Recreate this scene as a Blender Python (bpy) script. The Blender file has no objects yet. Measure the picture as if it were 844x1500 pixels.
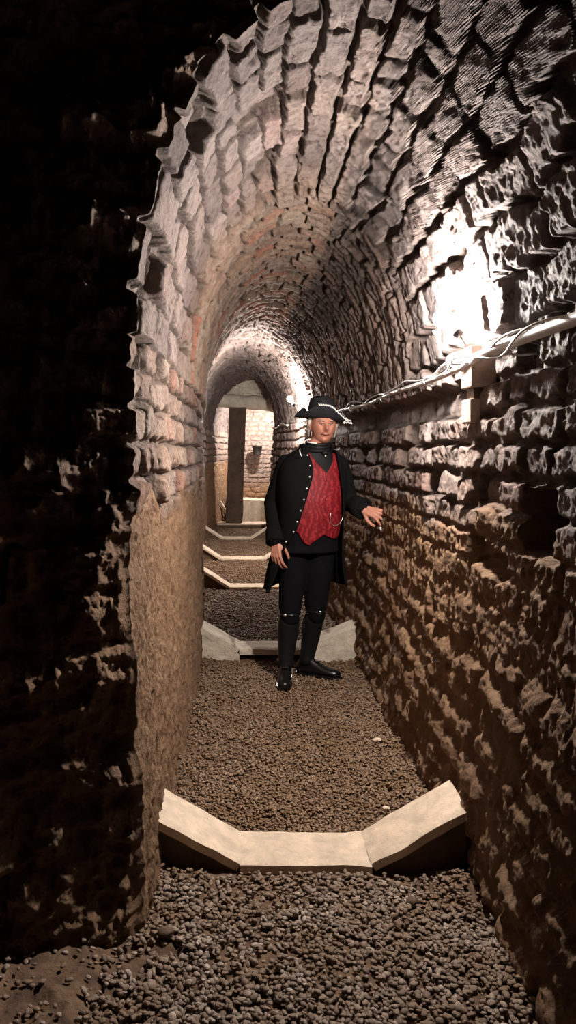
import bpy, bmesh, math, random
import numpy as np
from mathutils import Vector, Matrix
random.seed(7); rng = np.random.default_rng(7)
scene = bpy.context.scene
COL = scene.collection
CAMH = 1.49; F = 1127.0

# ------------------------------------------------------------------ noise
def hsh(ix, iy, iz, seed=0):
    with np.errstate(over='ignore'):
        h = (ix.astype(np.int64).astype(np.uint32) * np.uint32(374761393)
             + iy.astype(np.int64).astype(np.uint32) * np.uint32(668265263)
             + iz.astype(np.int64).astype(np.uint32) * np.uint32(1597334677)
             + np.uint32((seed * 974634777 + 12345) & 0xffffffff))
        h = (h ^ (h >> np.uint32(13))) * np.uint32(1274126177)
        h = (h ^ (h >> np.uint32(16))) * np.uint32(2246822519)
        h = h ^ (h >> np.uint32(15))
    return h.astype(np.float64) / 4294967295.0
def vnoise(x, y, z, seed=0):
    x0 = np.floor(x); y0 = np.floor(y); z0 = np.floor(z)
    fx = x - x0; fy = y - y0; fz = z - z0
    fx = fx*fx*(3-2*fx); fy = fy*fy*(3-2*fy); fz = fz*fz*(3-2*fz)
    r = 0
    for a in (0, 1):
        for b in (0, 1):
            for c in (0, 1):
                w = (fx if a else 1-fx)*(fy if b else 1-fy)*(fz if c else 1-fz)
                r = r + w*hsh(x0+a, y0+b, z0+c, seed)
    return r*2-1
def fbm(x, y, z, f, octv=4, seed=0, gain=.5, ridge=False):
    s = 0; a = 1; t = 0
    for i in range(octv):
        n = vnoise(x*f, y*f, z*f, seed+i*17)
        if ridge: n = 1-2*np.abs(n)
        s = s+a*n; t += a; a *= gain; f *= 2.03
    return s/t
def sstep(a, b, x):
    t = np.clip((x-a)/(b-a), 0, 1); return t*t*(3-2*t)
def hash2(a, b, seed): return hsh(a, b, np.zeros_like(a), seed)

def bricks(u, v, h, l, seed, gap=.008, rnd=.018, irr=1.0):
    """courses stacked in u, running along v -> height 0..1, brick random, tilt, edge distance"""
    wu = u + irr*(.10*h*1.8*vnoise(u*.45/h, u*0+4, u*0, seed+31) + .16*h*vnoise(u*3, v*3.5, u*0+3.3, seed) + .07*h*vnoise(u*14, v*14, u*0, seed+5))
    rowf = wu/h; row = np.floor(rowf); jr = (hash2(row, row*0, seed+1)-.5)*.0
    fu = rowf-row
    L = l*(.75+.6*hash2(row, row*0+3, seed+2))
    vv = (v + .013*irr*vnoise(u*15, v*15, u*0+1.7, seed+6))/L + hash2(row, row*0+9, seed+3)*17
    J = .5
    k = np.floor(vv)
    def b(k): return k + J*(hash2(k, row, seed+4)-.5)
    k = np.where(vv < b(k), k-1, k); k = np.where(vv > b(k+1), k+1, k)
    b0 = b(k); b1 = b(k+1)
    du = np.minimum(fu, 1-fu)*h; dv = np.minimum(vv-b0, b1-vv)*L
    r1 = hash2(k, row, seed+11); r2 = hash2(k, row, seed+12); r3 = hash2(k, row, seed+13); r4 = hash2(k, row, seed+14)
    e = -np.log(np.exp(-du/.006)+np.exp(-dv/.006))*.006
    e = e + .007*vnoise(u*30, v*30, u*0, seed+8) + .004*vnoise(u*70, v*70, u*0, seed+18) - .020*np.clip(vnoise(u*9, v*9, u*0, seed+9)-.1, 0, 1)
    p = sstep(gap*.3, gap*.3+rnd, e)
    tilt = (fu-.5)*(r2-.5) + ((vv-b0)/(b1-b0)-.5)*(r3-.5)
    return p, r1, tilt, r4

# ------------------------------------------------------------------ tunnel plan
DG = np.linspace(0, 18, 721)
def smooth(xs, ys, w=12):
    y = np.interp(DG, xs, ys); k = np.hanning(2*w+1); k /= k.sum()
    yp = np.pad(y, w, mode='edge'); return np.convolve(yp, k, 'valid')
_L = smooth([0, 5.5, 8, 10, 12, 13, 14, 16, 18], [-.37, -.37, -.50, -.65, -.72, -.72, -.66, -.42, -.42])
_R = smooth([0, 5.5, 8.6, 10.6, 12.7, 13.3, 14, 18], [.95, .95, .76, .63, .50, .52, .82, .82])
_H = smooth([0, 3, 5, 12, 18], [1.10, 1.10, 1.06, .98, .98])
Lt = lambda d: np.interp(d, DG, _L)
Rt = lambda d: np.interp(d, DG, _R)
Ht = lambda d: np.interp(d, DG, _H)
Lb = lambda d: Lt(d)+.05
Rb = lambda d: Rt(d)-.14
ZS = 1.85; Z0 = -.12
DMAX = 16.4

# ------------------------------------------------------------------ materials
MATS = {}
def nt(name):
    m = bpy.data.materials.new(name); m.use_nodes = True
    n = m.node_tree; b = n.nodes['Principled BSDF']; MATS[name] = m
    return m, n, b
def ramp(n, fac, stops, interp='LINEAR'):
    r = n.nodes.new('ShaderNodeValToRGB'); cr = r.color_ramp; cr.interpolation = interp
    while len(cr.elements) > 1: cr.elements.remove(cr.elements[-1])
    cr.elements[0].position = stops[0][0]; cr.elements[0].color = (*stops[0][1], 1)
    for p, c in stops[1:]:
        e = cr.elements.new(p); e.color = (*c, 1)
    n.links.new(fac, r.inputs[0]); return r.outputs[0]
def noise(n, scale, detail=6, rough=.6, vec=None):
    t = n.nodes.new('ShaderNodeTexNoise'); t.inputs['Scale'].default_value = scale
    t.inputs['Detail'].default_value = detail; t.inputs['Roughness'].default_value = rough
    if vec is not None: n.links.new(vec, t.inputs['Vector'])
    return t.outputs['Fac']
def geo(n): return n.nodes.new('ShaderNodeNewGeometry').outputs['Position']
def attr(n, name):
    a = n.nodes.new('ShaderNodeAttribute'); a.attribute_name = name; return a.outputs['Fac']
def mix(n, f, a, b, mode='MIX'):
    m = n.nodes.new('ShaderNodeMix'); m.data_type = 'RGBA'; m.blend_type = mode
    for s, v in ((m.inputs[0], f), (m.inputs[6], a), (m.inputs[7], b)):
        if hasattr(v, 'links') or hasattr(v, 'is_output'): n.links.new(v, s)
        else: s.default_value = v if isinstance(v, float) else (*v, 1)
    return m.outputs[2]
def bump(n, b, hts, dist=.01, strength=1.0):
    prev = None
    for h, dd, st in hts:
        bp = n.nodes.new('ShaderNodeBump'); bp.inputs['Distance'].default_value = dd; bp.inputs['Strength'].default_value = st
        n.links.new(h, bp.inputs['Height'])
        if prev is not None: n.links.new(prev, bp.inputs['Normal'])
        prev = bp.outputs[0]
    n.links.new(prev, b.inputs['Normal'])
def plain(name, col, rough=.7, metal=0, bmp=None, spec=None, var=None):
    m, n, b = nt(name)
    b.inputs['Roughness'].default_value = rough; b.inputs['Metallic'].default_value = metal
    if spec is not None: b.inputs['Specular IOR Level'].default_value = spec
    sc, amt = var if var else (30, .25)
    f = noise(n, sc, 5, .6, geo(n))
    c = ramp(n, f, [(.3, tuple(x*(1-amt) for x in col)), (.7, tuple(min(1, x*(1+amt)) for x in col))])
    n.links.new(c, b.inputs['Base Color'])
    if bmp:
        bump(n, b, [(noise(n, bmp[0], 6, .65, geo(n)), bmp[1], 1.0)])
    return m

def masonry(name):
    m, n, b = nt(name)
    b.inputs['Roughness'].default_value = .82; b.inputs['Specular IOR Level'].default_value = .35
    tone = attr(n, 'tone'); soil = attr(n, 'soil'); warm = attr(n, 'warm'); mort = attr(n, 'mortar')
    P = geo(n)
    grey = ramp(n, tone, [(0, (.13, .105, .10)), (.3, (.19, .157, .150)), (.55, (.235, .198, .188)), (.8, (.19, .142, .130)), (1, (.28, .24, .23))])
    orng = ramp(n, tone, [(0, (.30, .20, .15)), (.3, (.42, .31, .24)), (.52, (.44, .27, .18)), (.78, (.46, .37, .29)), (.92, (.46, .18, .105)), (1, (.48, .36, .27))])
    c = mix(n, warm, grey, orng)
    n1 = noise(n, 22, 8, .7, P)
    pat = ramp(n, n1, [(.33, (.38, .35, .34)), (.43, (.82, .78, .76)), (.56, (1, 1, 1)), (.72, (1.25, 1.2, 1.15))])
    c = mix(n, 1.0, c, pat, 'MULTIPLY')
    mo = ramp(n, noise(n, 40, 5, .6, P), [(.3, (.07, .05, .04)), (.7, (.17, .13, .105))])
    c = mix(n, mort, c, mo)
    so = ramp(n, noise(n, 9, 9, .68, P), [(.28, (.18, .092, .050)), (.45, (.25, .140, .076)), (.60, (.31, .188, .105)), (.75, (.40, .27, .16))])
    c = mix(n, soil, c, so)
    n.links.new(c, b.inputs['Base Color'])
    bump(n, b, [(noise(n, 60, 8, .75, P), .018, 1.0), (noise(n, 18, 7, .65, P), .03, .9)])
    return m
masonry('masonry')

def gravel_mat(name, stops, dirt):
    m, n, b = nt(name)
    b.inputs['Roughness'].default_value = .7; b.inputs['Specular IOR Level'].default_value = .4
    c = ramp(n, attr(n, 'tone'), stops)
    d = ramp(n, noise(n, 5, 4, .6, geo(n)), [(.42, (0, 0, 0)), (.62, (1, 1, 1))])
    c = mix(n, d, c, dirt)
    n.links.new(c, b.inputs['Base Color'])
    bump(n, b, [(noise(n, 250, 3, .6, geo(n)), .002, 1.0)])
gravel_mat('gravel', [(0, (.11, .075, .055)), (.3, (.21, .15, .112)), (.6, (.31, .235, .18)), (1, (.55, .45, .37))], (.20, .13, .08))
gravel_mat('gravel_brown', [(0, (.12, .068, .038)), (.4, (.21, .130, .078)), (.8, (.30, .20, .125)), (1, (.46, .35, .25))], (.20, .12, .065))
def soil_mat():
    m, n, b = nt('soil'); P = geo(n)
    b.inputs['Roughness'].default_value = .9
    c = ramp(n, noise(n, 11, 9, .7, P), [(.3, (.07, .04, .025)), (.5, (.16, .09, .05)), (.7, (.25, .16, .09))])
    n.links.new(c, b.inputs['Base Color'])
    bump(n, b, [(noise(n, 70, 7, .7, P), .01, 1.0)])
soil_mat()
plain('concrete', (.64, .51, .38), .85, bmp=(90, .004), var=(14, .22))
plain('concrete_rough', (.60, .51, .40), .9, bmp=(45, .010), var=(12, .25))
plain('dark_brown', (.10, .06, .035), .85, bmp=(30, .006))  # dark brown, far darker than the sill slabs
plain('dark_wood', (.085, .05, .032), .8, bmp=(35, .006), var=(9, .35))
plain('block_wood', (.42, .31, .25), .7, bmp=(50, .002), var=(20, .2))
plain('lintel', (.66, .58, .47), .85, bmp=(30, .006), var=(6, .25))
plain('conduit', (.62, .60, .58), .45, var=(20, .08))
plain('cable', (.55, .52, .50), .5)
plain('black_plastic', (.02, .02, .02), .5)
plain('bucket', (.03, .028, .027), .6)
plain('steel', (.55, .55, .55), .35, 1.0)
plain('skin', (.42, .175, .115), .5, bmp=(220, .0012), var=(45, .14))
plain('lips', (.36, .13, .11), .5)
plain('eye_white_shaded', (.30, .24, .21), .3)  # darkened: the hat brim's shade is put into the eye colour
plain('iris', (.03, .025, .02), .2)
plain('hair', (.5, .45, .40), .7, bmp=(180, .004))
plain('brow_hair', (.36, .24, .18), .8)
plain('coat_cloth', (.0035, .0033, .0036), .9, bmp=(260, .001), spec=.12)
plain('breeches_cloth', (.003, .003, .0035), .9, spec=.1, bmp=(260, .001))
plain('gaiter', (.005, .005, .006), .6, spec=.3)
plain('leather', (.008, .0065, .006), .28, spec=.5)
plain('hat_felt', (.009, .008, .010), .8, spec=.25, bmp=(300, .001))
plain('silk_black', (.005, .005, .005), .6, spec=.2)
plain('linen', (.75, .72, .68), .8)
plain('button_metal', (.8, .78, .72), .25, .6)
plain('silver', (.8, .75, .68), .3, .9)
plain('white_paper', (.85, .85, .82), .6)
def damask():
    m, n, b = nt('damask'); P = geo(n)
    b.inputs['Roughness'].default_value = .6; b.inputs['Specular IOR Level'].default_value = .2
    v = n.nodes.new('ShaderNodeTexVoronoi'); v.inputs['Scale'].default_value = 55; n.links.new(P, v.inputs['Vector'])
    w = n.nodes.new('ShaderNodeTexWave'); w.inputs['Scale'].default_value = 9; w.inputs['Distortion'].default_value = 14; w.inputs['Detail'].default_value = 3
    n.links.new(P, w.inputs['Vector'])
    mm = n.nodes.new('ShaderNodeMath'); mm.operation = 'MULTIPLY'; n.links.new(v.outputs['Distance'], mm.inputs[0]); n.links.new(w.outputs['Fac'], mm.inputs[1])
    c = ramp(n, mm.outputs[0], [(.0, (.12, .004, .007)), (.3, (.16, .006, .010)), (.55, (.24, .018, .020))])
    n.links.new(c, b.inputs['Base Color']); bump(n, b, [(mm.outputs[0], .002, .8)])
damask()
def emis(name, col, s):
    m, n, b = nt(name)
    b.inputs['Base Color'].default_value = (.9, .9, .9, 1)
    b.inputs['Emission Color'].default_value = (*col, 1); b.inputs['Emission Strength'].default_value = s
LW = (1.0, .93, .87)
emis('bulb_main', LW, 3400); emis('bulb_mid', LW, 4600); emis('bulb_far', LW, 3200)

# ------------------------------------------------------------------ object helpers
def wloc(o):
    v = Vector((0, 0, 0))
    while o is not None: v += o.location; o = o.parent
    return v
def tag(o, label=None, cat=None, group=None, kind=None):
    if label: o['label'] = label
    if cat: o['category'] = cat
    if group: o['group'] = group
    if kind: o['kind'] = kind
    return o
def empty(name, loc, label, cat, group=None):
    o = bpy.data.objects.new(name, None); o.location = loc; o.empty_display_size = .1; COL.objects.link(o)
    return tag(o, label, cat, group)
def mk(name, V, Fc, mat, parent=None, smooth=True, loc=None):
    """V world coordinates"""
    V = np.asarray(V, float)
    if loc is None:
        loc = (float(V[:, 0].mean()), float(V[:, 1].mean()), float(V[:, 2].min())) if parent is None else (0, 0, 0)
    base = Vector(loc) + (wloc(parent) if parent is not None else Vector((0, 0, 0)))
    V = V - np.array(base)[None, :]
    me = bpy.data.meshes.new(name)
    if isinstance(Fc, np.ndarray):
        n = Fc.shape[1]
        me.vertices.add(len(V)); me.vertices.foreach_set('co', V.astype(np.float32).ravel())
        me.loops.add(Fc.size); me.loops.foreach_set('vertex_index', Fc.astype(np.int32).ravel())
        me.polygons.add(len(Fc)); me.polygons.foreach_set('loop_start', np.arange(0, Fc.size, n, dtype=np.int32))
        me.update(calc_edges=True); me.validate()
    else:
        me.from_pydata(V.tolist(), [], Fc); me.update()
    if smooth: me.polygons.foreach_set('use_smooth', np.ones(len(me.polygons), bool))
    me.materials.append(MATS[mat])
    o = bpy.data.objects.new(name, me); o.location = loc; COL.objects.link(o)
    if parent is not None: o.parent = parent
    return o
def setattr_(o, name, arr):
    a = o.data.attributes.new(name, 'FLOAT', 'POINT'); a.data.foreach_set('value', np.asarray(arr, np.float32).ravel())
def gridF(nu, nv, flip=False):
    i = np.arange(nu-1)[:, None]*nv; j = np.arange(nv-1)[None, :]
    a = (i+j).ravel(); q = np.stack([a, a+1, a+nv+1, a+nv], 1)
    return q[:, ::-1].copy() if flip else q
class MB:
    def __init__(s): s.V = []; s.F = []
    def add(s, V, Fc):
        o = len(s.V); s.V += [tuple(map(float, v)) for v in V]; s.F += [tuple(int(i)+o for i in f) for f in Fc]; return s
    def box(s, x0, x1, y0, y1, z0, z1):
        V = [(x, y, z) for x in (x0, x1) for y in (y0, y1) for z in (z0, z1)]
        return s.add(V, [(0, 1, 3, 2), (4, 6, 7, 5), (0, 4, 5, 1), (2, 3, 7, 6), (0, 2, 6, 4), (1, 5, 7, 3)])
    def tube(s, pts, rad, n=12, cap=True, scale=None):
        pts = [Vector(p) for p in pts]; m = len(pts)
        if not hasattr(rad, '__len__'): rad = [rad]*m
        V = []; prev = None
        for i, p in enumerate(pts):
            t = (pts[min(i+1, m-1)]-pts[max(i-1, 0)]).normalized()
            if prev is None:
                a = Vector((0, 0, 1)) if abs(t.z) < .9 else Vector((1, 0, 0))
                u = t.cross(a).normalized()
            else: u = (prev-t*prev.dot(t)).normalized()
            prev = u; w = t.cross(u)
            for k in range(n):
                an = 2*math.pi*k/n
                V.append(p+(u*math.cos(an)+w*math.sin(an))*rad[i])
        Fc = [(i*n+k, i*n+(k+1) % n, (i+1)*n+(k+1) % n, (i+1)*n+k) for i in range(m-1) for k in range(n)]
        if cap: Fc += [tuple(range(n))[::-1], tuple((m-1)*n+k for k in range(n))]
        return s.add(V, Fc)
    def capsule(s, a, b, ra, rb, n=12):
        a = Vector(a); b = Vector(b); d = (b-a); L = max(d.length, 1e-6); d = d/L
        pts = []; rr = []
        for k in range(0, 5):
            t = math.pi/2*k/4 - math.pi/2; pts.append(a+d*ra*math.sin(t)*.98); rr.append(max(ra*math.cos(t), .0006))
        for k in range(1, 6):
            pts.append(a+d*L*k/6); rr.append(ra+(rb-ra)*k/6)
        for k in range(0, 5):
            t = math.pi/2*k/4; pts.append(b+d*rb*math.sin(t)*.98); rr.append(max(rb*math.cos(t), .0006))
        return s.tube(pts, rr, n)
    def ell(s, c, r, R=None, nu=24, nv=16, fn=None):
        V = []; R = R or Matrix.Identity(3)
        for i in range(nv+1):
            t = math.pi*i/nv
            for k in range(nu):
                p = 2*math.pi*k/nu
                d = Vector((math.sin(t)*math.cos(p), math.sin(t)*math.sin(p), math.cos(t)))
                v = Vector((d.x*r[0], d.y*r[1], d.z*r[2]))
                if fn: v = fn(d, v)
                V.append(Vector(c)+R@v)
        Fc = [(i*nu+k, (i+1)*nu+k, (i+1)*nu+(k+1) % nu, i*nu+(k+1) % nu) for i in range(nv) for k in range(nu)]
        return s.add(V, Fc)
    def build(s, name, mat, parent=None, smooth=True, bevel=0, loc=None):
        o = mk(name, s.V, s.F, mat, parent, smooth, loc)
        if bevel:
            m = o.modifiers.new('bevel', 'BEVEL'); m.width = bevel; m.segments = 2; m.limit_method = 'ANGLE'
        return o
def remesh(o, vox, sm=3):
    m = o.modifiers.new('remesh', 'REMESH'); m.mode = 'VOXEL'; m.voxel_size = vox; m.use_smooth_shade = True
    if sm:
        k = o.modifiers.new('smooth', 'SMOOTH'); k.iterations = sm; k.factor = .5

# ------------------------------------------------------------------ tunnel shell
NW = 300; NA = 420; NV = 1050
zw = Z0 + (ZS-Z0)*np.linspace(0, 1, NW)
th = np.linspace(0, math.pi, NA)[1:-1]
ARC = 2.80
sec = np.concatenate([np.zeros(NW), np.ones(NA-2), np.full(NW, 2)])
par = np.concatenate([zw, th, zw[::-1]])
NS = len(par)
DL = 2.37
dn = np.empty(NS)
dn[sec == 0] = DL
dn[sec == 2] = .62
a = par[sec == 1]
dn[sec == 1] = DL + (.62-DL)*sstep(math.radians(100), math.radians(150), a)
tv = np.linspace(0, 1, NV)
D = dn[:, None]*(DMAX/dn[:, None])**tv[None, :]
S = np.broadcast_to(sec[:, None], D.shape); Pm = np.broadcast_to(par[:, None], D.shape)
lt, rt, ht = Lt(D), Rt(D), Ht(D)
cx = (lt+rt)/2; ax = (rt-lt)/2
X = np.where(S == 0, lt+.05*(1-np.clip(Pm, 0, ZS)/ZS), np.where(S == 2, rt-.14*(1-np.clip(Pm, 0, ZS)/ZS), cx-ax*np.cos(np.where(S == 1, Pm, 0))))
Z = np.where(S == 1, ZS+ht*np.sin(Pm), Pm)
# inward normal
ct, st = np.cos(Pm), np.sin(Pm)
nx = np.where(S == 0, 1.0, np.where(S == 2, -1.0, ct/ax)); nz = np.where(S == 1, -st/ht, 0.0)
ln = np.hypot(nx, nz); nx /= ln; nz /= ln
# arc coordinate along the section
U = np.where(S == 0, Pm, np.where(S == 2, ZS+ARC+(ZS-Pm), ZS+ARC*Pm/math.pi))
def shell_height(U, D, S, X, Z):
    side = S == 2
    # wall & near vault blocks
    zz = np.where(side, Z, U)
    p1, r1, t1, m1 = bricks(np.where(S == 1, U*1.0, Z), D, .118, .23, 21)
    pb, rb, tb, mb_ = bricks(U+.05, D, .155, .25, 77, gap=.019, rnd=.014, irr=1.35)
    pr, rr, tr, mr = bricks(D, U, .105, .24, 33, gap=.010, rnd=.016, irr=1.3)
    dsw = 4.15+.12*vnoise(U*1.3, U*0, U*0, 5)
    vault = S == 1
    ringm = vault & (D > dsw)
    bigm = vault & ~ringm
    p = np.where(ringm, pr, np.where(bigm, pb, p1)); r = np.where(ringm, rr, np.where(bigm, rb, r1))
    t = np.where(ringm, tr, np.where(bigm, tb, t1)); m = np.where(ringm, mr, np.where(bigm, mb_, m1))
    amp = np.where(ringm, .040, np.where(bigm, .055, .038))
    f1 = fbm(X, D, Z, 9, 4, 3); f2 = fbm(X, D, Z, 30, 4, 8, .6); f3 = fbm(X, D, Z, 2.2, 3, 15)
    ps, rs, ts, ms = bricks(Z-.05*D, D, .125, .34, 55, gap=.010, rnd=.04, irr=2.2)
    rid = fbm(X, D, Z, 7, 4, 41, .55, True)
    rid2 = fbm(X*1.0, D*1.2, Z*.8, 18, 4, 47, .6, True)
    miss = (m < .05) & (D < 9) & ~((S == 1) & (X > .3) & (D < 2.9))
    h = p*amp + (r-.5)*np.where(ringm, .014, .022)*p + t*np.where(ringm, .028, np.where(bigm, .034, .03))*p
    h = h + f1*.012 + f2*.0075*(.4+p)+f3*.014 - .020*np.clip(fbm(X, D, Z, 22, 3, 95, .6)-.18, 0, 1)
    h = h - .05*np.clip(fbm(X, D, Z, 12, 3, 90)-.35, 0, 1)
    h = np.where(miss, h*.3-.035, h)
    # soil
    lim = np.where(side, 1.19, 1.25)+.10*vnoise(D*2.2, U*0, U*0, 9)+.07*fbm(X, D, Z, 6, 3, 10)
    soil = sstep(.05, -.05, Z-lim)*(S != 1)
    fl = fbm(X*2.2, D*1.6, Z*.75, 20, 4, 43, .62, True); hs_r = .013*rid + .013*rid2 + .012*fl + f2*.006 + .018*p1*sstep(.6,1.1,Z) + (.026*ps+.022*(rs-.5)*ps)*sstep(1.0,.7,Z) -   .03*np.clip(vnoise(X*6, D*7, Z*9, 60)-.45, 0, 1) + f3*.02
    hs_l = .012*rid + .012*rid2 + f2*.009 + .010*fl + f3*.02 - .05*np.clip(vnoise(X*6, D*14, Z*5, 66)-.5, 0, 1)
    hs = np.where(side, hs_r, hs_l)
    h = h*(1-soil)+hs*soil
    # recess below the conduit on the right
    band = (S == 2)*sstep(1.62, 1.66, Z)*sstep(1.80, 1.76, Z)*sstep(8.5, 7.5, D)*sstep(2.95, 3.05, D)
    h = h*(1-.8*band) - .035*band
    # the hole left by a missing block
    wob = .012*vnoise(D*20, Z*20, Z*0, 71)
    hole = (S == 2)*sstep(.02, 0, np.abs(D-2.30+wob)-.125)*sstep(.02, 0, np.abs(Z-1.275+wob)-.085)
    h = h*(1-hole)-.17*hole
    hole2 = (S == 2)*sstep(.02, 0, np.abs(D-2.75+wob)-.20)*sstep(.03, 0, np.abs(Z-1.10+wob-.1*(D-2.75))-.035)
    h = h - .07*hole2
    # the near ring of blocks hangs lower at its rim on the left
    hole3 = (S == 0)*sstep(.02, 0, np.abs(D-2.62+wob)-.04)*sstep(.03, 0, np.abs(Z-1.42+wob)-.06)
    h = h - .06*hole3
    ring = vault*(.035*sstep(dsw-.01, dsw+.01, D))
    ring2 = vault*(-.06*sstep(7.9, 8.0, D-.35*np.sin(U*2)))
    h = h + ring + ring2
    # warmth: the second stretch of vault is of redder brick
    wn = fbm(X, D, Z, 1.6, 3, 50)
    warm = np.clip(sstep(3.5, 4.6, D)*sstep(8.6, 6.8, D)*.9 + .25*wn + .12, 0, 1)
    warm = np.where(S == 2, np.clip(.25+.4*wn, 0, 1), warm); warm = np.where(S == 0, np.clip(.55+.4*wn, 0, 1), warm)
    warm = np.where(vault & (X > cxm(D)) & (D < 8), warm*.35, warm)
    tone = r; mort = (1-p)*(1-soil)*.8
    fade = sstep(0, .04, Z+.02)*0+1
    return h*fade, tone, soil, warm, mort
cxm = lambda d: (Lt(d)+Rt(d))/2+.25
h, tone, soil, warm, mort = shell_height(U, D, S, X, Z)
h = h*(.68+.32*sstep(0, .14, D-dn[:, None]))
XX = X+nx*h; ZZ = Z+nz*h; YY = D+0.004*0
P = np.stack([XX, YY, ZZ], -1)
def part(i0, i1, name):
    sl = slice(i0, i1); Vp = P[sl].reshape(-1, 3)
    o = mk(name, Vp, gridF(i1-i0, NV, True), 'masonry', loc=(0, 0, 0))
    for k, arr in (('tone', tone), ('soil', soil), ('warm', warm), ('mortar', mort)): setattr_(o, k, arr[sl])
    tag(o, kind='structure'); return o
wl = part(0, NW, 'wall_left'); ce = part(NW-1, NW+NA-1, 'ceiling'); wr = part(NW+NA-2, NS, 'wall_right')
wl['label'] = 'lit left side wall of the tunnel, brick above and bare brown earth below'
wr['label'] = 'right side wall of the tunnel, rough brick courses above crumbling brown earth'
ce['label'] = 'vaulted brick ceiling of the tunnel'

# ------------------------------------------------------------------ dark wall end on the left (face looking back at the viewer)
nE = NW+int((NA-2)*.66); NR = 300
E = P[:nE, 0, :]                                  # near rim of the shell
secE = sec[:nE]; parE = par[:nE]
od_x = np.where(secE == 0, -1.0, -np.cos(parE)); od_z = np.where(secE == 0, 0.0, np.sin(parE))
rr = np.linspace(0, 1, NR)**1.35*1.7
slope = np.where(E[:, 2] < 1.3, .60, .60-.28*sstep(1.3, 1.9, E[:, 2]))
slope = np.where(secE == 1, slope*np.clip(np.cos(parE), 0, 1)+.02, slope)
FX = E[:, 0][:, None]+od_x[:, None]*rr[None]; FZ = E[:, 2][:, None]+od_z[:, None]*rr[None]
FD = E[:, 1][:, None]-slope[:, None]*rr[None]
w = sstep(0, .07, rr)[None]
pf, rf, tf, mf = bricks(FZ, FX, .15, .27, 91, gap=.014, rnd=.03)
rid = fbm(FX, FD, FZ, 5, 5, 61, .55, True); f3 = fbm(FX, FD, FZ, 2.2, 3, 62)
hh = .050*rid+.045*f3+.022*pf*(.3+rf)+.022*fbm(FX, FD, FZ, 26, 4, 63, .6)+.03*fbm(FX, FD, FZ, 12, 3, 64, .6, True)
hh = np.where((mf < .25), hh-.035, hh)
FD2 = FD-w*(hh-.035)
FX2 = FX+w*.25*hh
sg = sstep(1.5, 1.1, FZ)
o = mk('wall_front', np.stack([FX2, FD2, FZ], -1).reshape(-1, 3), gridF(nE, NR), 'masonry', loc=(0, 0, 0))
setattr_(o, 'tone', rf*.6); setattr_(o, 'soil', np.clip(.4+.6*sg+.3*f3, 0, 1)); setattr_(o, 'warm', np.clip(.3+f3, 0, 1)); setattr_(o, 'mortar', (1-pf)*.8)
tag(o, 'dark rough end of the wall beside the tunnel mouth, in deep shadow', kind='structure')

# ------------------------------------------------------------------ end walls
def flat_wall(name, x0, x1, z0, z1, d, label, seed, warmv=.3, amp=1.0, n=260, mat='masonry'):
    xs = np.linspace(x0, x1, n)[:, None]; zs = np.linspace(z0, z1, int(n*(z1-z0)/(x1-x0)))[None]
    xs, zs = np.broadcast_arrays(xs, zs)
    p, r, t, m = bricks(zs, xs, .10, .2, seed)
    hh = p*.02+(r-.5)*.015+.02*fbm(xs, xs*0, zs, 6, 4, seed)+.012*fbm(xs, xs*0, zs, 22, 3, seed+2)
    V = np.stack([xs, d-hh*amp, zs], -1).reshape(-1, 3)
    o = mk(name, V, gridF(*xs.shape, True)[:, ::-1].copy(), mat, loc=(0, 0, 0))
    setattr_(o, 'tone', r*.5+.3); setattr_(o, 'soil', sstep(.95, .6, zs+.1*fbm(xs, xs*0, zs, 4, 2, 5))); setattr_(o, 'warm', np.full(xs.shape, warmv)); setattr_(o, 'mortar', (1-p)*.4)
    tag(o, label, kind='structure'); return o
flat_wall('wall_back', -.8, 1.3, -.1, 3.1, 16.25, 'pale brick end wall of the tunnel behind the post', 301, .35)
flat_wall('wall_lintel', -.85, 1.0, 2.42, 3.0, 14.62, 'pale infill above the lintel beam', 311, .5, mat='lintel')

# ------------------------------------------------------------------ floor
nx_, nd_ = 420, 900
xs = np.linspace(-2.1, 1.3, nx_)[:, None]; ds = (.35*(16.6/.35)**np.linspace(0, 1, nd_))[None]
xs, ds = np.broadcast_arrays(xs, ds)
def ground(x, d):
    z = .012*fbm(x, d, x*0, 4, 4, 201)+.010*fbm(x, d, x*0, 26, 4, 204, .6)
    wall = sstep(.25, 0, x-Lb(d))*(d > 2.3)+sstep(.22, 0, Rb(d)-x)
    z = z+.035*wall*(.5+fbm(x, d, x*0, 7, 3, 202))
    m = sstep(-.05, -.75, x)*sstep(2.5, 2.2, d)
    z = z+m*(.07+.06*fbm(x, d, x*0, 3.5, 5, 203, .5, True))
    z = z + .045*sstep(5.45, 5.7, d)
    return z
gz = ground(xs, ds)-.012
o = mk('floor', np.stack([xs, ds, gz], -1).reshape(-1, 3), gridF(nx_, nd_, True), 'soil', loc=(0, 0, 0))
tag(o, 'brown earth floor showing between the gravel and the walls', kind='structure')

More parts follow.
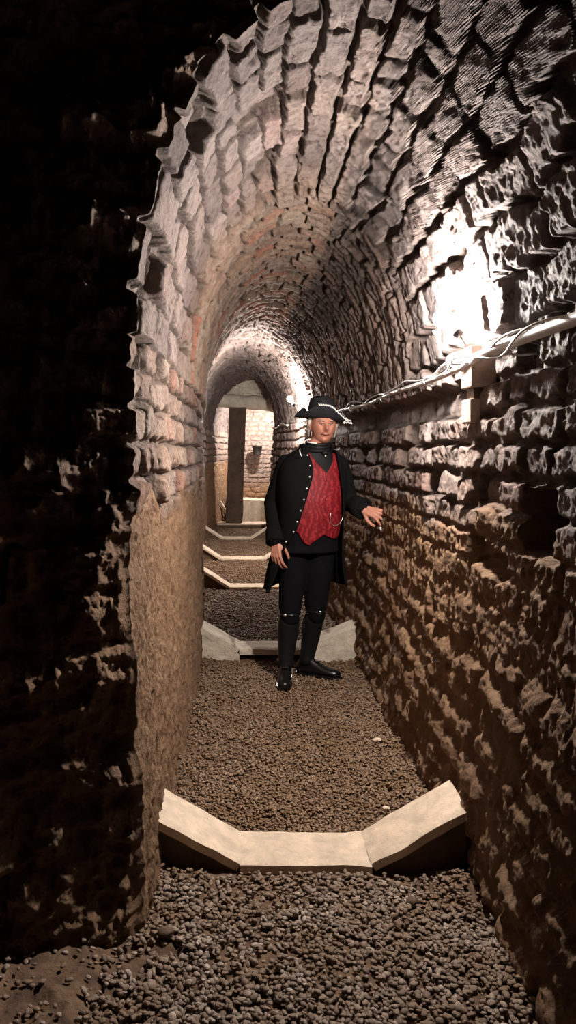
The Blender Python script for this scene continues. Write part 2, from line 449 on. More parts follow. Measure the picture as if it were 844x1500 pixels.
ICO2 = bmesh.new(); bmesh.ops.create_icosphere(ICO2, subdivisions=2, radius=1)
i2v = np.array([v.co[:] for v in ICO2.verts]); i2f = np.array([[v.index for v in f.verts] for f in ICO2.faces]); ICO2.free()
ICO1 = bmesh.new(); bmesh.ops.create_icosphere(ICO1, subdivisions=1, radius=1)
i1v = np.array([v.co[:] for v in ICO1.verts]); i1f = np.array([[v.index for v in f.verts] for f in ICO1.faces]); ICO1.free()
def pebbles(name, d0, d1, dens, r0, r1, base, mat, label, lift=0.0, fine=True):
    area = (d1-d0)*1.3; n = int(area*dens)
    d = rng.uniform(d0, d1, n); x = rng.uniform(-.75 if d0 < 2 else -.45, 1.0, n)
    if d0 >= 2: x = Lb(d)-.02+rng.uniform(0, 1, n)*(Rb(d)-Lb(d)+.04)
    else: x = rng.uniform(-.9, .86, n)
    msk = fbm(x, d, x*0, 3.1, 3, 222)
    edge = np.minimum(x-(-.36 if d0 < 2 else 0)-(0 if d0 < 2 else Lb(d)), Rb(d)-x)
    keep = rng.uniform(0, 1, n) < np.clip(1.15+1.2*np.clip(msk, -1, .1)+np.minimum(0, (edge-.14)*5), .10, 1)
    d, x = d[keep], x[keep]; n = len(d)
    bv, bf = (i2v, i2f) if base == 2 else (i1v, i1f)
    nvb = len(bv)
    r = r0+(r1-r0)*rng.beta(1.6, 3, n)
    sc = np.stack([r*rng.uniform(.9, 1.5, n), r*rng.uniform(.8, 1.1, n), r*rng.uniform(.42, .75, n)], 1)
    yaw = rng.uniform(0, 2*math.pi, n); pit = rng.normal(0, .35, n)
    V = bv[None]*sc[:, None, :]
    V = V*(1+.42*(hsh(np.arange(n)[:, None]*np.ones((1, nvb)), np.arange(nvb)[None]*np.ones((n, 1)), np.zeros((n, nvb)), 4)[..., None]-.5))
    c, s = np.cos(pit)[:, None], np.sin(pit)[:, None]
    V = np.stack([V[..., 0]*c-V[..., 2]*s, V[..., 1], V[..., 0]*s+V[..., 2]*c], -1)
    c, s = np.cos(yaw)[:, None], np.sin(yaw)[:, None]
    V = np.stack([V[..., 0]*c-V[..., 1]*s, V[..., 0]*s+V[..., 1]*c, V[..., 2]], -1)
    z = ground(x, d)+rng.uniform(-.010, .006, n)+lift
    V = V+np.stack([x, d, z], -1)[:, None, :]
    Fc = (bf[None]+(np.arange(n)*nvb)[:, None, None]).reshape(-1, 3)
    o = mk(name, V.reshape(-1, 3), Fc, mat, loc=(0, 0, 0))
    setattr_(o, 'tone', np.repeat(rng.beta(2, 2.4, n), nvb))
    tag(o, label, 'gravel', kind='stuff')
pebbles('gravel', 1.6, 2.70, 11000, .0045, .0125, 2, 'gravel', 'coarse grey brown gravel in front of the nearest pale sill')
pebbles('gravel', 2.98, 5.44, 8500, .004, .0100, 2, 'gravel_brown', 'finer brown gravel between the nearest sill and the man')
pebbles('gravel', 5.72, 8.0, 3500, .006, .014, 1, 'gravel', 'dark grey gravel behind the man', .0)
pebbles('gravel', 8.2, 14.3, 1800, .007, .016, 1, 'gravel_brown', 'brown gravel in the far bays of the tunnel', .0)

def stone(x, d, r, label, mat, sq=.65, sd=0):
    z = float(ground(np.array([x]), np.array([d]))[0])
    random.seed(sd)
    V = i2v*np.array([r*1.25, r*.95, r*sq])[None]*(1+.35*(rng.uniform(0, 1, (len(i2v), 1))-.5))
    o = mk('stone', V+np.array([x, d, z+r*sq*.6])[None], i2f, mat, smooth=False)
    m = o.modifiers.new('b', 'BEVEL'); m.width = r*.12; m.segments = 2
    tag(o, label, 'stone')
stone((243-360)/1127*2.335, 2.335, .022, 'dark angular stone lying on the gravel at lower left', 'dark_brown', sd=1)
stone((605-360)/1127*2.54, 2.54, .018, 'dark round stone in the gravel just before the right half of the nearest sill', 'dark_brown', sd=2)
stone((566-360)/1127*3.2, 3.2, .013, 'small pale pebble behind the right half of the nearest sill', 'concrete', sd=3)
stone((553-360)/1127*3.92, 3.92, .020, 'pale chip of stone at the foot of the right wall', 'concrete', .5, 4)
#stone((85-360)/1127*2.08, 2.08, .06, 'broad brown stone half buried in earth at the lower left corner', 'soil', .5, 5)

# ------------------------------------------------------------------ sills
def slab(name, p0, p1, d0, d1, th_, mat, parent, seed, wob=.006, n=26, m=12):
    """a slab whose top runs from p0=(x,z) to p1 and d0..d1"""
    mb = MB(); V = []; 
    a = np.linspace(0, 1, n)[:, None]; b = np.linspace(0, 1, m)[None]
    x = p0[0]+(p1[0]-p0[0])*a+0*b; z = p0[1]+(p1[1]-p0[1])*a+0*b; y = d0+(d1-d0)*b+0*a
    nz_ = fbm(x, y, z, 9, 4, seed)
    L_ = math.hypot(p1[0]-p0[0], p1[1]-p0[1]); ux = -(p1[1]-p0[1])/L_; uz = (p1[0]-p0[0])/L_
    eb = np.minimum(np.minimum(b, 1-b)*abs(d1-d0), np.minimum(a, 1-a)*L_+.02)
    top = nz_*wob - .006*sstep(.012, 0, eb)
    jit = wob*1.4*vnoise(x*11, y*0, z*11, seed+3)*(b*2-1)
    T = np.stack([x+ux*top, y+jit, z+uz*top], -1).reshape(-1, 3)
    B = np.stack([x-ux*th_, y+jit, z-uz*th_], -1).reshape(-1, 3)
    N = n*m; Fc = gridF(n, m, True).tolist()+(gridF(n, m)+N).tolist()
    for i in range(n-1):
        Fc.append((i*m, (i+1)*m, (i+1)*m+N, i*m+N)); Fc.append(((i+1)*m-1+m, (i+1)*m-1, (i+1)*m-1+N, (i+1)*m-1+m+N))
    for j in range(m-1):
        Fc.append((j+1, j, j+N, j+1+N)); Fc.append(((n-1)*m+j, (n-1)*m+j+1, (n-1)*m+j+1+N, (n-1)*m+j+N))
    o = mk(name, np.concatenate([T, B]), Fc, mat, parent)
    e = o.modifiers.new('es', 'EDGE_SPLIT'); e.split_angle = math.radians(50)
    return o
def sill(d, xl, f0, f1, xr, zc, zl, zr, depth, label, mat, rmat, th_=.035, tuck=.02):
    r = empty('sill', ((xl+xr)/2, d+depth/2, 0), label, 'sill', 'pale V-shaped sills across the tunnel floor')
    sd = int(d*10)
    slab('side_slab', (xl, zl), (f0+.004, zc+.002), d, d+depth, th_, mat, r, sd)
    slab('center_slab', (f0, zc), (f1, zc), d-.004, d+depth, th_, mat, r, sd+1)
    slab('side_slab', (f1-.004, zc+.002), (xr, zr), d, d+depth, th_, mat, r, sd+2)
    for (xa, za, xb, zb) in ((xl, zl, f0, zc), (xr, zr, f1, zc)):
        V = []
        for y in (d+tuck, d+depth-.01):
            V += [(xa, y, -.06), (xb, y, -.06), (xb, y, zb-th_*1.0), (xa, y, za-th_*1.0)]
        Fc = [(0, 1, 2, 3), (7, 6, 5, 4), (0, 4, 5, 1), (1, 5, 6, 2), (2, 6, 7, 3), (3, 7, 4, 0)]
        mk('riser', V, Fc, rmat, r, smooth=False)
    return r
sill(2.72, -.318, -.02, .447, .785, .028, .195, .225, .245, 'nearest pale V-shaped sill spanning the whole tunnel floor in the foreground', 'concrete', 'dark_brown')
sill(5.46, -.31, -.045, .40, .80, .085, .235, .25, .25, 'rough pale sill crossing the floor directly behind the man', 'concrete_rough', 'concrete_rough', .045, .004)
for dd, lab in ((8.0, 'third pale sill, its left slope showing just above the dark gravel beside the coat tail'),
                (10.1, 'fourth sill, with a bright lit patch on its centre'),
                (12.5, 'fifth sill, thin and grey below the foot of the wooden post')):
    l_, r_ = float(Lb(dd))-.02, float(Rb(dd))+.02
    sill(dd, l_, l_+.30, r_-.30, r_, .075, .27, .27, .22, lab, 'concrete', 'dark_brown', .03)
r6 = empty('threshold_step', (0, 14.4, 0), 'pale plank step on a dark riser carrying the wooden post', 'step')
slab('tread', (-.53, .135), (.66, .135), 14.28, 14.75, .03, 'concrete', r6, 9)
MB().box(-.53, .66, 14.31, 14.72, -.05, .106).build('riser', 'dark_brown', r6, False)

# ------------------------------------------------------------------ post, lintel, end chamber
mb = MB()
pts = [((347.5-360)/77.7+.012, 14.5, 2.30), ((343-360)/77.7, 14.5, .135)]
n = 14; V = []
for k in range(n+1):
    t = k/n; c = Vector(pts[0]).lerp(Vector(pts[1]), t); hw = .150+.004*math.sin(t*9)+.004*math.sin(t*23)
    hw *= 1.05-.1*t*0
    V += [c+Vector((-hw, -.12, 0)), c+Vector((hw, -.12, 0)), c+Vector((hw*.97, .12, 0)), c+Vector((-hw*.97, .12, 0))]
Fc = [(i*4+k, i*4+(k+1) % 4, (i+1)*4+(k+1) % 4, (i+1)*4+k) for i in range(n) for k in range(4)]+[(3, 2, 1, 0), (n*4, n*4+1, n*4+2, n*4+3)]
mb.add(V, Fc)
o = mb.build('wooden_post', 'dark_wood', None, False, .015); tag(o, 'thick dark squared wooden post holding up the pale lintel beam', 'post')
pts = [(-.62+1.42*t, 14.48, 2.445-.11*t+.006*math.sin(t*14)) for t in np.linspace(0, 1, 16)]
o = MB().tube(pts, [.135+.010*math.sin(k*1.7) for k in range(16)], 20).build('lintel_beam', 'lintel')
tag(o, 'pale round lintel beam lying across the top of the dark post', 'beam')
slab('stone_ledge', (-.36, .52), (.64, .47), 15.5, 16.2, .6, 'concrete_rough', None, 77, .02)
o = bpy.data.objects['stone_ledge']; tag(o, 'low masonry ledge along the foot of the end wall', 'ledge')
o = MB().add([(-.60, 14.95, .60), (-.56, 14.95, .64), (-.28, 15.2, .12), (-.34, 15.2, .10), (-.60, 15.15, .60), (-.56, 15.15, .64), (-.28, 15.4, .12), (-.34, 15.4, .10)],
             [(0, 1, 2, 3), (7, 6, 5, 4), (0, 4, 5, 1), (1, 5, 6, 2), (2, 6, 7, 3), (3, 7, 4, 0)]).build('leaning_plank', 'lintel', None, False, .004)
tag(o, 'weathered plank leaning on the left wall behind the post', 'plank')
# bucket on the end wall
bx, bd, bz = (377-360)/1127*15.9, 15.98, 1.40
rb_ = empty('bucket', (bx, bd, bz), 'small black bucket hanging on the bright end wall right of the post', 'bucket')
V = []; n = 24
prof = [(.02, 0), (.075, 0), (.08, .01), (.105, .17), (.112, .17), (.112, .182), (.10, .182), (.075, .02), (.02, .015)]
for r_, z_ in prof:
    for k in range(n): V.append((bx+r_*math.cos(2*math.pi*k/n), bd+r_*math.sin(2*math.pi*k/n), bz+z_))
m_ = len(prof)
Fc = [(i*n+k, i*n+(k+1) % n, (i+1)*n+(k+1) % n, (i+1)*n+k) for i in range(m_-1) for k in range(n)]+[tuple(range(n))[::-1], tuple((m_-1)*n+k for k in range(n))]
mk('pail', V, Fc, 'bucket', rb_)
MB().tube([(bx+.108*math.cos(t), bd+.05+.06*math.sin(t), bz+.175+.10*math.sin(t)) for t in np.linspace(0, math.pi, 14)], .004, 6).build('handle', 'bucket', rb_)
MB().tube([(bx, bd+.11, bz+.272), (bx, bd+.30, bz+.265)], .005, 6).build('hook', 'steel', rb_)

# ------------------------------------------------------------------ conduit, cables, bulbs
def cpath(d0, d1, n, off=.055, z=1.815, seed=0, w=.0):
    out = []
    for d in np.linspace(d0, d1, n):
        out.append((float(Rt(d))-off-.01+w*math.sin(d*9+seed), d, z+.006*math.sin(d*3.1+seed)+w*math.cos(d*7.3+seed)))
    return out
t = empty('cable_conduit', (.88, 4.9, 1.8), 'long pale cable conduit running along the top of the right wall', 'conduit')
MB().tube(cpath(.7, 2.93, 30, .075, 1.835), .019, 12).build('pipe', 'conduit', t)
MB().tube(cpath(2.80, 9.2, 60, .070, 1.825), .0125, 10).build('pipe', 'conduit', t)
MB().tube(cpath(.7, 9.2, 150, .088, 1.845, 1, .014), .0045, 6).build('cable', 'cable', t)
MB().tube(cpath(.7, 3.6, 80, .098, 1.835, 3, .020), .004, 6).build('cable', 'cable', t)
for d in (1.6, 2.5, 3.7, 4.9, 6.1, 7.3, 8.5):
    x = float(Rt(d))-.073
    MB().tube([(x+.10, d, 1.83), (x+.02, d, 1.852), (x-.016, d, 1.845), (x-.024, d, 1.825), (x-.012, d, 1.803), (x+.02, d, 1.80), (x+.10, d, 1.81)], .0045, 6).build('clip', 'steel', t)
t2 = tag(MB().tube([(float(Rt(d))-.05, d, 1.86+.02*math.sin(d*4)) for d in np.linspace(10.6, 13.2, 20)], .014, 8).build('cable_conduit', 'conduit'),
         'short white length of conduit on the right wall beyond the second bulb', 'conduit')
# wooden blocks that carry the lamp
o = MB().box(.865, .965, 2.95, 3.09, 1.735, 1.895).build('wooden_block', 'block_wood', None, False, .004)
tag(o, 'upper wooden block on the right wall, directly under the glaring bulb', 'wooden block')
o = MB().box(.880, .960, 2.97, 3.06, 1.69, 1.734).build('wooden_block', 'dark_brown', None, False, .003)
tag(o, 'thin dark wooden spacer between the two pale blocks under the glaring bulb', 'wooden block')
V = MB().box(.865, .905, 2.96, 3.08, 1.60, 1.69)
o = V.build('wooden_block', 'block_wood', None, False, .003); tag(o, 'lower narrow wooden block, nearer the passage, under the spacer', 'wooden block')
o = MB().box(.908, .955, 2.965, 3.08, 1.595, 1.688).build('wooden_block', 'block_wood', None, False, .003); tag(o, 'lower wooden block set against the bricks beside its twin', 'wooden block')
def lamp(c, r, mat, label, base, name='bare_bulb'):
    c = Vector(c); base = Vector(base); ax_ = (base-c).normalized()
    t = empty(name, tuple(c), label, 'light bulb')
    q = Vector((0, 0, -1)).rotation_difference(ax_).to_matrix()
    prof = [(0.0005, r), (r*.45, r*.9), (r*.8, r*.6), (r, 0), (r*.93, -r*.4), (r*.62, -r*1.0), (r*.42, -r*1.45), (r*.42, -r*1.6)]
    V = []; n = 20
    for a, z in prof:
        for k in range(n): V.append(c+q@Vector((a*math.cos(2*math.pi*k/n), a*math.sin(2*math.pi*k/n), z)))
    m_ = len(prof)
    Fc = [((i+1)*n+k, (i+1)*n+(k+1) % n, i*n+(k+1) % n, i*n+k) for i in range(m_-1) for k in range(n)]
    mk('glass', V, Fc, mat, t)
    MB().tube([c+ax_*r*1.5, c+ax_*(r*1.5+.02), c+ax_*(r*1.5+.021), c+ax_*(r*1.5+.06)], [r*.5, r*.5, r*.62, r*.55], 14).build('socket', 'black_plastic', t)
    e = c+ax_*(r*1.5+.055); mid = (e+base)/2+Vector((0, 0, -.02))
    MB().tube([e, e.lerp(mid, .5), mid, mid.lerp(base, .5), base], .005, 6).build('wire', 'cable', t)
    return t
lamp((.79, 3.10, 2.02), .034, 'bulb_main', 'glaring bare bulb above the wooden blocks on the right wall', (.89, 3.02, 1.90))
lamp((.525, 9.10, 2.10), .034, 'bulb_mid', 'second bare bulb glaring just left of the man\'s hat', (.68, 8.95, 1.86))
lamp((.44, 15.35, 2.12), .034, 'bulb_far', 'farthest bulb behind the lintel, whitening the end wall', (.70, 15.3, 1.95))
# ------------------------------------------------------------------ the man
GZ = .012
man = empty('person', (.38, 4.93, GZ), 'man in black tricorn hat, long black coat and red waistcoat, hand on the right wall', 'person')
TY = math.radians(13)
fw = Vector((math.sin(TY), -math.cos(TY), 0)); sd = Vector((math.cos(TY), math.sin(TY), 0))
# torso table: z, cx, cy, half width, half depth front, half depth back
TT = np.array([
 [.60, .385, 4.99, .235, .17, .19], [.75, .39, 4.98, .215, .155, .17], [.90, .405, 4.97, .192, .145, .145],
 [1.00, .415, 4.96, .185, .148, .125], [1.08, .42, 4.955, .187, .152, .12], [1.18, .425, 4.95, .190, .146, .12],
 [1.28, .43, 4.955, .200, .134, .125], [1.36, .435, 4.96, .198, .120, .125], [1.42, .438, 4.965, .178, .100, .115],
 [1.46, .442, 4.965, .142, .085, .10], [1.49, .447, 4.965, .108, .074, .085], [1.515, .455, 4.96, .082, .070, .072], [1.56, .462, 4.955, .068, .064, .066]])
def tz(z): return [float(np.interp(z, TT[:, 0], TT[:, k])) for k in range(1, 6)]
def tor(z, phi, off=0.0):
    cx_, cy_, a_, bf_, bb_ = tz(z)
    c, s = math.cos(phi), math.sin(phi)
    b_ = bf_ if c > 0 else bb_
    e = .85
    p = Vector((cx_, cy_, z))+sd*((a_+off)*math.copysign(abs(s)**e, s))+fw*((b_+off)*math.copysign(abs(c)**e, c))
    return p
RAD = math.radians
# --- body: one continuous figure
b = MB()
zz = [.88, .94, 1.0, 1.08, 1.18, 1.28, 1.36, 1.42, 1.46, 1.49, 1.515, 1.56]
n = 28; V = []
for z in zz:
    for k in range(n): V.append(tor(z, 2*math.pi*k/n, -.016))
Fc = [(i*n+k, i*n+(k+1) % n, (i+1)*n+(k+1) % n, (i+1)*n+k) for i in range(len(zz)-1) for k in range(n)]+[tuple(range(n))[::-1], tuple((len(zz)-1)*n+k for k in range(n))]
b.add(V, Fc)
HC = Vector((.496, 4.925, 1.655))
hy = RAD(6); HR = Matrix.Rotation(hy, 3, 'Z') @ Matrix.Rotation(RAD(3), 3, 'X') @ Matrix.Rotation(RAD(3), 3, 'Y')
b.capsule((.463, 4.965, 1.44), (.488, 4.945, 1.60), .062, .060, 16)
def g(d, cx_, cz_, sx, sz): return math.exp(-((d.x-cx_)/sx)**2-((d.z-cz_)/sz)**2)
def face(d, v):
    f = max(0, -d.y)
    if f > 0:
        o = 0
        o += .030*g(d, 0, -.10, .13, .26)*(1 if d.z < .12 else .5)   # nose wedge
        o += .020*g(d, 0, -.22, .17, .10)                           # nose tip
        o += .009*(g(d, .30, .22, .24, .10)+g(d, -.30, .22, .24, .10))  # brow
        o -= .013*(g(d, .36, .03, .15, .12)+g(d, -.36, .03, .15, .12))  # sockets
        o += .008*(g(d, .52, -.22, .22, .2)+g(d, -.52, -.22, .22, .2))  # cheeks
        o += .004*g(d, 0, -.46, .26, .10)                            # lips mound
        o -= .005*g(d, 0, -.62, .2, .05)
        o += .016*g(d, 0, -.80, .25, .15)                             # chin
        v = v+Vector((0, -1, 0))*o*min(1, f*2.2)
    # jaw narrower, cheeks full
    if d.z < -.1: v.x *= 1-.07*((-d.z-.1)/.9)**1.5
    if d.z < -.2 and d.y > 0: v.y *= .82
    return v
b.ell(HC, (.078, .098, .124), HR, 64, 56, face)
for s in (-1, 1):
    b.ell(HC+HR@Vector((s*.080, .012, -.008)), (.011, .019, .033), HR@Matrix.Rotation(RAD(s*18), 3, 'Z'), 12, 10)
    # jowls
# arms
RA = [Vector((.268, 4.985, 1.400)), Vector((.183, 5.035, 1.15)), Vector((.192, 4.865, .905))]
LA = [Vector((.600, 4.975, 1.395)), Vector((.672, 5.02, 1.155)), Vector((.745, 4.865, 1.120))]
for A in (RA, LA):
    b.capsule(A[0], A[1], .050, .040, 14); b.capsule(A[1], A[2], .041, .026, 14)
# legs
LR = [Vector((.325, 4.97, .92)), Vector((.285, 4.94, .49)), Vector((.258, 4.975, .10))]
LL = [Vector((.485, 4.99, .92)), Vector((.455, 4.985, .50)), Vector((.405, 5.08, .10))]
for A in (LR, LL):
    b.capsule(A[0], A[1], .085, .055, 16); b.capsule(A[1], A[1].lerp(A[2], .35)+Vector((0, .02, 0)), .052, .056, 14); b.capsule(A[1].lerp(A[2], .35)+Vector((0, .02, 0)), A[2], .056, .036, 14)
# hands
def hand(wr, dirv, back, thumb_side, curl, k=1.0, spread=.10):
    f = dirv.normalized(); bk = (back-f*back.dot(f)).normalized(); l = f.cross(bk).normalized()
    if l.dot(thumb_side) < 0: l = -l
    kn = []
    for i, (ls, fl) in enumerate([(.030, .086), (.010, .090), (-.011, .086), (-.030, .078)]):
        kp = wr+f*fl*k+l*ls*k+bk*.004
        b.capsule(wr+f*.005+l*ls*.55*k, kp, .0145*k, .0115*k, 10); kn.append(kp)
    tips = []
    for i, kp in enumerate(kn):
        L3 = [(.043, .027, .021), (.047, .030, .022), (.043, .028, .021), (.034, .021, .018)][i]
        an = 0; p = kp; sp = (1.5-i)*spread
        for j, L in enumerate(L3):
            an += curl[i][j]
            dv = (f*math.cos(sp)+l*math.sin(sp)); dv = (dv*math.cos(an)-bk*math.sin(an)).normalized()
            q = p+dv*L*k; b.capsule(p, q, (.0100-.0010*j)*k, (.0094-.0012*j)*k, 10); p = q
        tips.append(p)
    t0 = wr+f*.022*k+l*.026*k-bk*.006; t1 = t0+(f*.62+l*.62-bk*.45).normalized()*.040*k
    t2 = t1+(f*.85+l*.25-bk*.45).normalized()*.032*k; t3 = t2+(f*.92-l*.02-bk*.35).normalized()*.024*k
    b.capsule(t0, t1, .0145*k, .0120*k, 10); b.capsule(t1, t2, .0118*k, .0105*k, 10); b.capsule(t2, t3, .0103*k, .0085*k, 10)
    return tips, t3
hand(RA[2], Vector((.03, -.22, -1)), Vector((-.55, -.75, 0)), Vector((.6, -.7, 0)), [(.35, .45, .3), (.4, .5, .3), (.45, .55, .35), (.5, .6, .4)], 1.0)
tl, th3 = hand(LA[2], Vector((.80, -.42, -.28)), Vector((-.15, -.75, .65)), Vector((-.3, -.2, -1)), [(.62, .42, .25), (.38, .30, .2), (.22, .25, .2), (.12, .42, .35)], 1.03, .17)
body = b.build('body', 'skin', man, loc=(0, 0, 0)); remesh(body, .0042, 3)
# eyes, brows, lips
for s in (-1, 1):
    ep = HC+HR@Vector((s*.0285, -.0865, .006))
    e = MB().ell(ep, (.0120, .0098, .0055), HR, 16, 12).build('eye', 'eye_white_shaded', man)
    MB().ell(ep+HR@Vector((0, -.0082, -.0005)), (.0048, .0030, .0048), HR, 12, 8).build('iris', 'iris', e)
    MB().tube([HC+HR@Vector((s*x, y, z)) for x, y, z in ((.012, -.104, .024), (.024, -.1055, .030), (.038, -.098, .030), (.050, -.085, .023))], [.003, .0045, .0045, .002], 8).build('eyebrow', 'brow_hair', man)
    MB().tube([HC+HR@Vector((s*x, y, z)) for x, y, z in ((.016, -.0955, .013), (.028, -.0975, .0155), (.041, -.090, .011))], [.0035, .0055, .0035], 8).build('eyelid', 'skin', e)
MB().tube([HC+HR@Vector((x, y, z)) for x, y, z in ((-.028, -.088, -.0575), (-.015, -.0995, -.0555), (0, -.1040, -.0570), (.015, -.0995, -.0555), (.028, -.088, -.0575))], [.0015, .0042, .0045, .0042, .0015], 8).build('lips', 'lips', man)
# hair tufts by the ears and nape
hb = MB()
for s in (-1, 1):
    for i in range(16):
        an = RAD(8+i*9)
        p0 = HC+HR@Vector((s*.080*math.cos(max(0, an-RAD(20)))**.5 if an < RAD(105) else s*.03, -.02+.10*math.sin(an*.75), .055))
        p1 = HC+HR@Vector((s*(.086-.020*i/15), .0+.088*math.sin(an*.68), -.030-.025*(i % 3)))
        m_ = p0.lerp(p1, .5)+HR@Vector((s*.008, .004, 0))
        hb.tube([p0, m_, p1], [.010, .011, .003], 7)
hb.build('hair', 'hair', man)
# --- breeches, gaiters, shoes
q = MB()
for A in (LR, LL):
    kn = A[1]+Vector((0, .0, -.075))
    q.capsule(A[0], A[1], .108, .074, 18); q.capsule(A[1], kn, .074, .063, 16)
q.ell((.405, 4.985, .945), (.175, .125, .115))
zz = [.84, .90, .96, 1.02, 1.07]
V = [tor(z, 2*math.pi*k/28, -.0005) for z in zz for k in range(28)]
q.add(V, [(i*28+k, i*28+(k+1) % 28, (i+1)*28+(k+1) % 28, (i+1)*28+k) for i in range(4) for k in range(28)]+[tuple(range(28))[::-1], tuple(4*28+k for k in range(28))])
o = q.build('breeches', 'breeches_cloth', man, loc=(0, 0, 0)); remesh(o, .008, 4)
for A, toe in ((LR, Vector((-.10, -1, 0))), (LL, Vector((.93, -.42, 0)))):
    m = MB(); k0 = A[1]+Vector((0, 0, -.06)); k1 = A[1].lerp(A[2], .38)+Vector((0, .018, 0))
    m.tube([k0, k0.lerp(k1, .5), k1, A[1].lerp(A[2], .7)+Vector((0, .01, 0)), A[2]+Vector((0, 0, .02)), A[2]+Vector((0, 0, -.01))], [.061, .066, .068, .056, .046, .052], 18)
    gt = m.build('gaiter', 'gaiter', man)
    MB().tube([k0+Vector((.064*math.cos(t), .064*math.sin(t), .015)) for t in np.linspace(0, 2*math.pi, 25)], .007, 6, False).build('strap', 'leather', gt)
    # buckle
    toe = toe.normalized(); sidev = Vector((-toe.y, toe.x, 0))
    bp = k0+Vector((-.035 if A is LR else .02, -.062, .015))
    MB().ell(bp, (.011, .004, .009), None, 12, 8).build('buckle', 'silver', gt)
    bp2 = k0+Vector((.060 if A is LR else -.055, -.028, .0))
    MB().ell(bp2, (.005, .004, .005), None, 10, 6).build('button', 'silver', gt)
    # shoe: lofted last
    an_ = A[2]; heel = Vector((an_.x, an_.y, GZ))-toe*.06
    V = []; secs = [(-.012, .020, .030, .055), (.0, .034, .040, .085), (.05, .040, .046, .120), (.10, .038, .044, .105), (.15, .042, .046, .070), (.20, .048, .047, .052), (.245, .045, .043, .045), (.275, .033, .034, .038), (.292, .014, .018, .022)]
    ns_ = 16
    for (s_, w_, wt, h_) in secs:
        for k in range(ns_):
            t = 2*math.pi*k/ns_; cs, sn = math.cos(t), math.sin(t)
            ww = w_*math.copysign(abs(cs)**.7, cs)*(1 if sn < 0 else (1-.25*sn))
            hz = h_*(.5+.5*math.copysign(abs(sn)**.75, sn))
            V.append(heel+toe*s_+sidev*ww+Vector((0, 0, hz+.012)))
    Fc = [(i*ns_+k, (i+1)*ns_+k, (i+1)*ns_+(k+1) % ns_, i*ns_+(k+1) % ns_) for i in range(len(secs)-1) for k in range(ns_)]+[tuple(range(ns_)), tuple((len(secs)-1)*ns_+k for k in range(ns_))[::-1]]
    m = MB().add(V, Fc); sh = m.build('shoe', 'leather', man)
    k_ = sh.modifiers.new('s', 'SUBSURF'); k_.levels = 2; k_.render_levels = 2
    V = []
    outl = [(-.018, .0), (-.010, .030), (.03, .040), (.10, .038), (.16, .046), (.22, .051), (.27, .042), (.295, .022), (.302, 0)]
    outl = outl+[(a_, -b_) for a_, b_ in outl[-2:0:-1]]
    for hz in (0, .016):
        for a_, b_ in outl: V.append(heel+toe*a_+sidev*b_+Vector((0, 0, hz)))
    no = len(outl)
    Fc = [tuple(range(no)), tuple(range(no, 2*no))[::-1]]+[(i, i+no, (i+1) % no+no, (i+1) % no) for i in range(no)]
    MB().add(V, Fc).build('sole', 'leather', sh, False)
    bk = heel+toe*.135+Vector((0, 0, .098))
    MB().box(bk.x-.018, bk.x+.018, bk.y-.02, bk.y+.012, bk.z-.004, bk.z+.006).build('shoe_buckle', 'gaiter', sh, False, .003)
# --- waistcoat
def sheet(zf, pl, pr, off, nz_=40, np_=30, fn=None):
    V = []
    for i in range(nz_):
        for j in range(np_):
            t = j/(np_-1); ph0 = pl+(pr-pl)*t
            z0, z1 = zf(ph0); z = z0+(z1-z0)*i/(nz_-1)
            p = tor(z, ph0, off); V.append(p)
    return V, gridF(nz_, np_).tolist()
def wz(ph):
    dg = math.degrees(ph)
    # lower hem with two points, V neckline
    hem = np.interp(dg, [-60, -34, -17, -9, 0, 10, 30, 46, 60, 75], [1.0, .975, .905, .895, .93, .96, .935, .93, .965, 1.0])
    top = np.interp(dg, [-60, -35, -22, -6, 10, 28, 45, 75], [1.44, 1.47, 1.475, 1.43, 1.345, 1.42, 1.475, 1.46])
    return float(hem), float(top)
V, Fc = sheet(wz, RAD(-60), RAD(78), .005, 44, 50)
wc = mk('waistcoat', V, Fc, 'damask', man); m_ = wc.modifiers.new('s', 'SOLIDIFY'); m_.thickness = .006; m_.offset = 0
pth = [tor(z, RAD(p), .018+.006*math.sin(k)) for k, (z, p) in enumerate([(1.135, 60), (1.10, 59), (1.06, 55), (1.03, 48), (1.015, 38), (1.02, 28), (1.035, 20), (1.07, 17), (1.10, 17)])]
MB().tube(pth, .0028, 6).build('watch_chain', 'silver', wc)
for z in (1.30, 1.24, 1.18, 1.12, 1.06, 1.0):
    MB().ell(tor(z, RAD(9), .010), (.006, .006, .006), None, 10, 6).build('button', 'damask', wc)
# shirt front / jabot / cravat
V, Fc = sheet(lambda ph: (1.30, 1.50), RAD(-30), RAD(50), .000, 20, 24)
sf = mk('shirt_front', V, Fc, 'silk_black', man); m_ = sf.modifiers.new('s', 'SOLIDIFY'); m_.thickness = .004
cv = MB()
for zc_, rr_ in ((1.500, .082), (1.520, .077), (1.538, .073)):
    cc = Vector((np.interp(zc_, [1.49, 1.56], [.452, .474]), 4.955, zc_))
    cv.tube([cc+Vector((rr_*math.cos(t), rr_*.95*math.sin(t), .012*math.sin(t))) for t in np.linspace(0, 2*math.pi, 33)], .012, 8, False)
cr = cv.build('cravat', 'silk_black', man)
MB().ell(tor(1.475, RAD(12), .018), (.020, .012, .014), None, 14, 10).build('knot', 'silk_black', cr)
MB().ell(tor(1.455, RAD(12), .016), (.006, .004, .009), None, 10, 8).build('pin', 'silver', cr)
cc = Vector((.468, 4.955, 1.545))
MB().tube([cc+Vector((.072*math.cos(t), .072*math.sin(t), -.012*math.sin(-t)-.020*math.cos(t)*0)) for t in np.linspace(RAD(185), RAD(262), 12)], [.001]+[.0075]*10+[.001], 8).build('shirt_collar', 'linen', man)
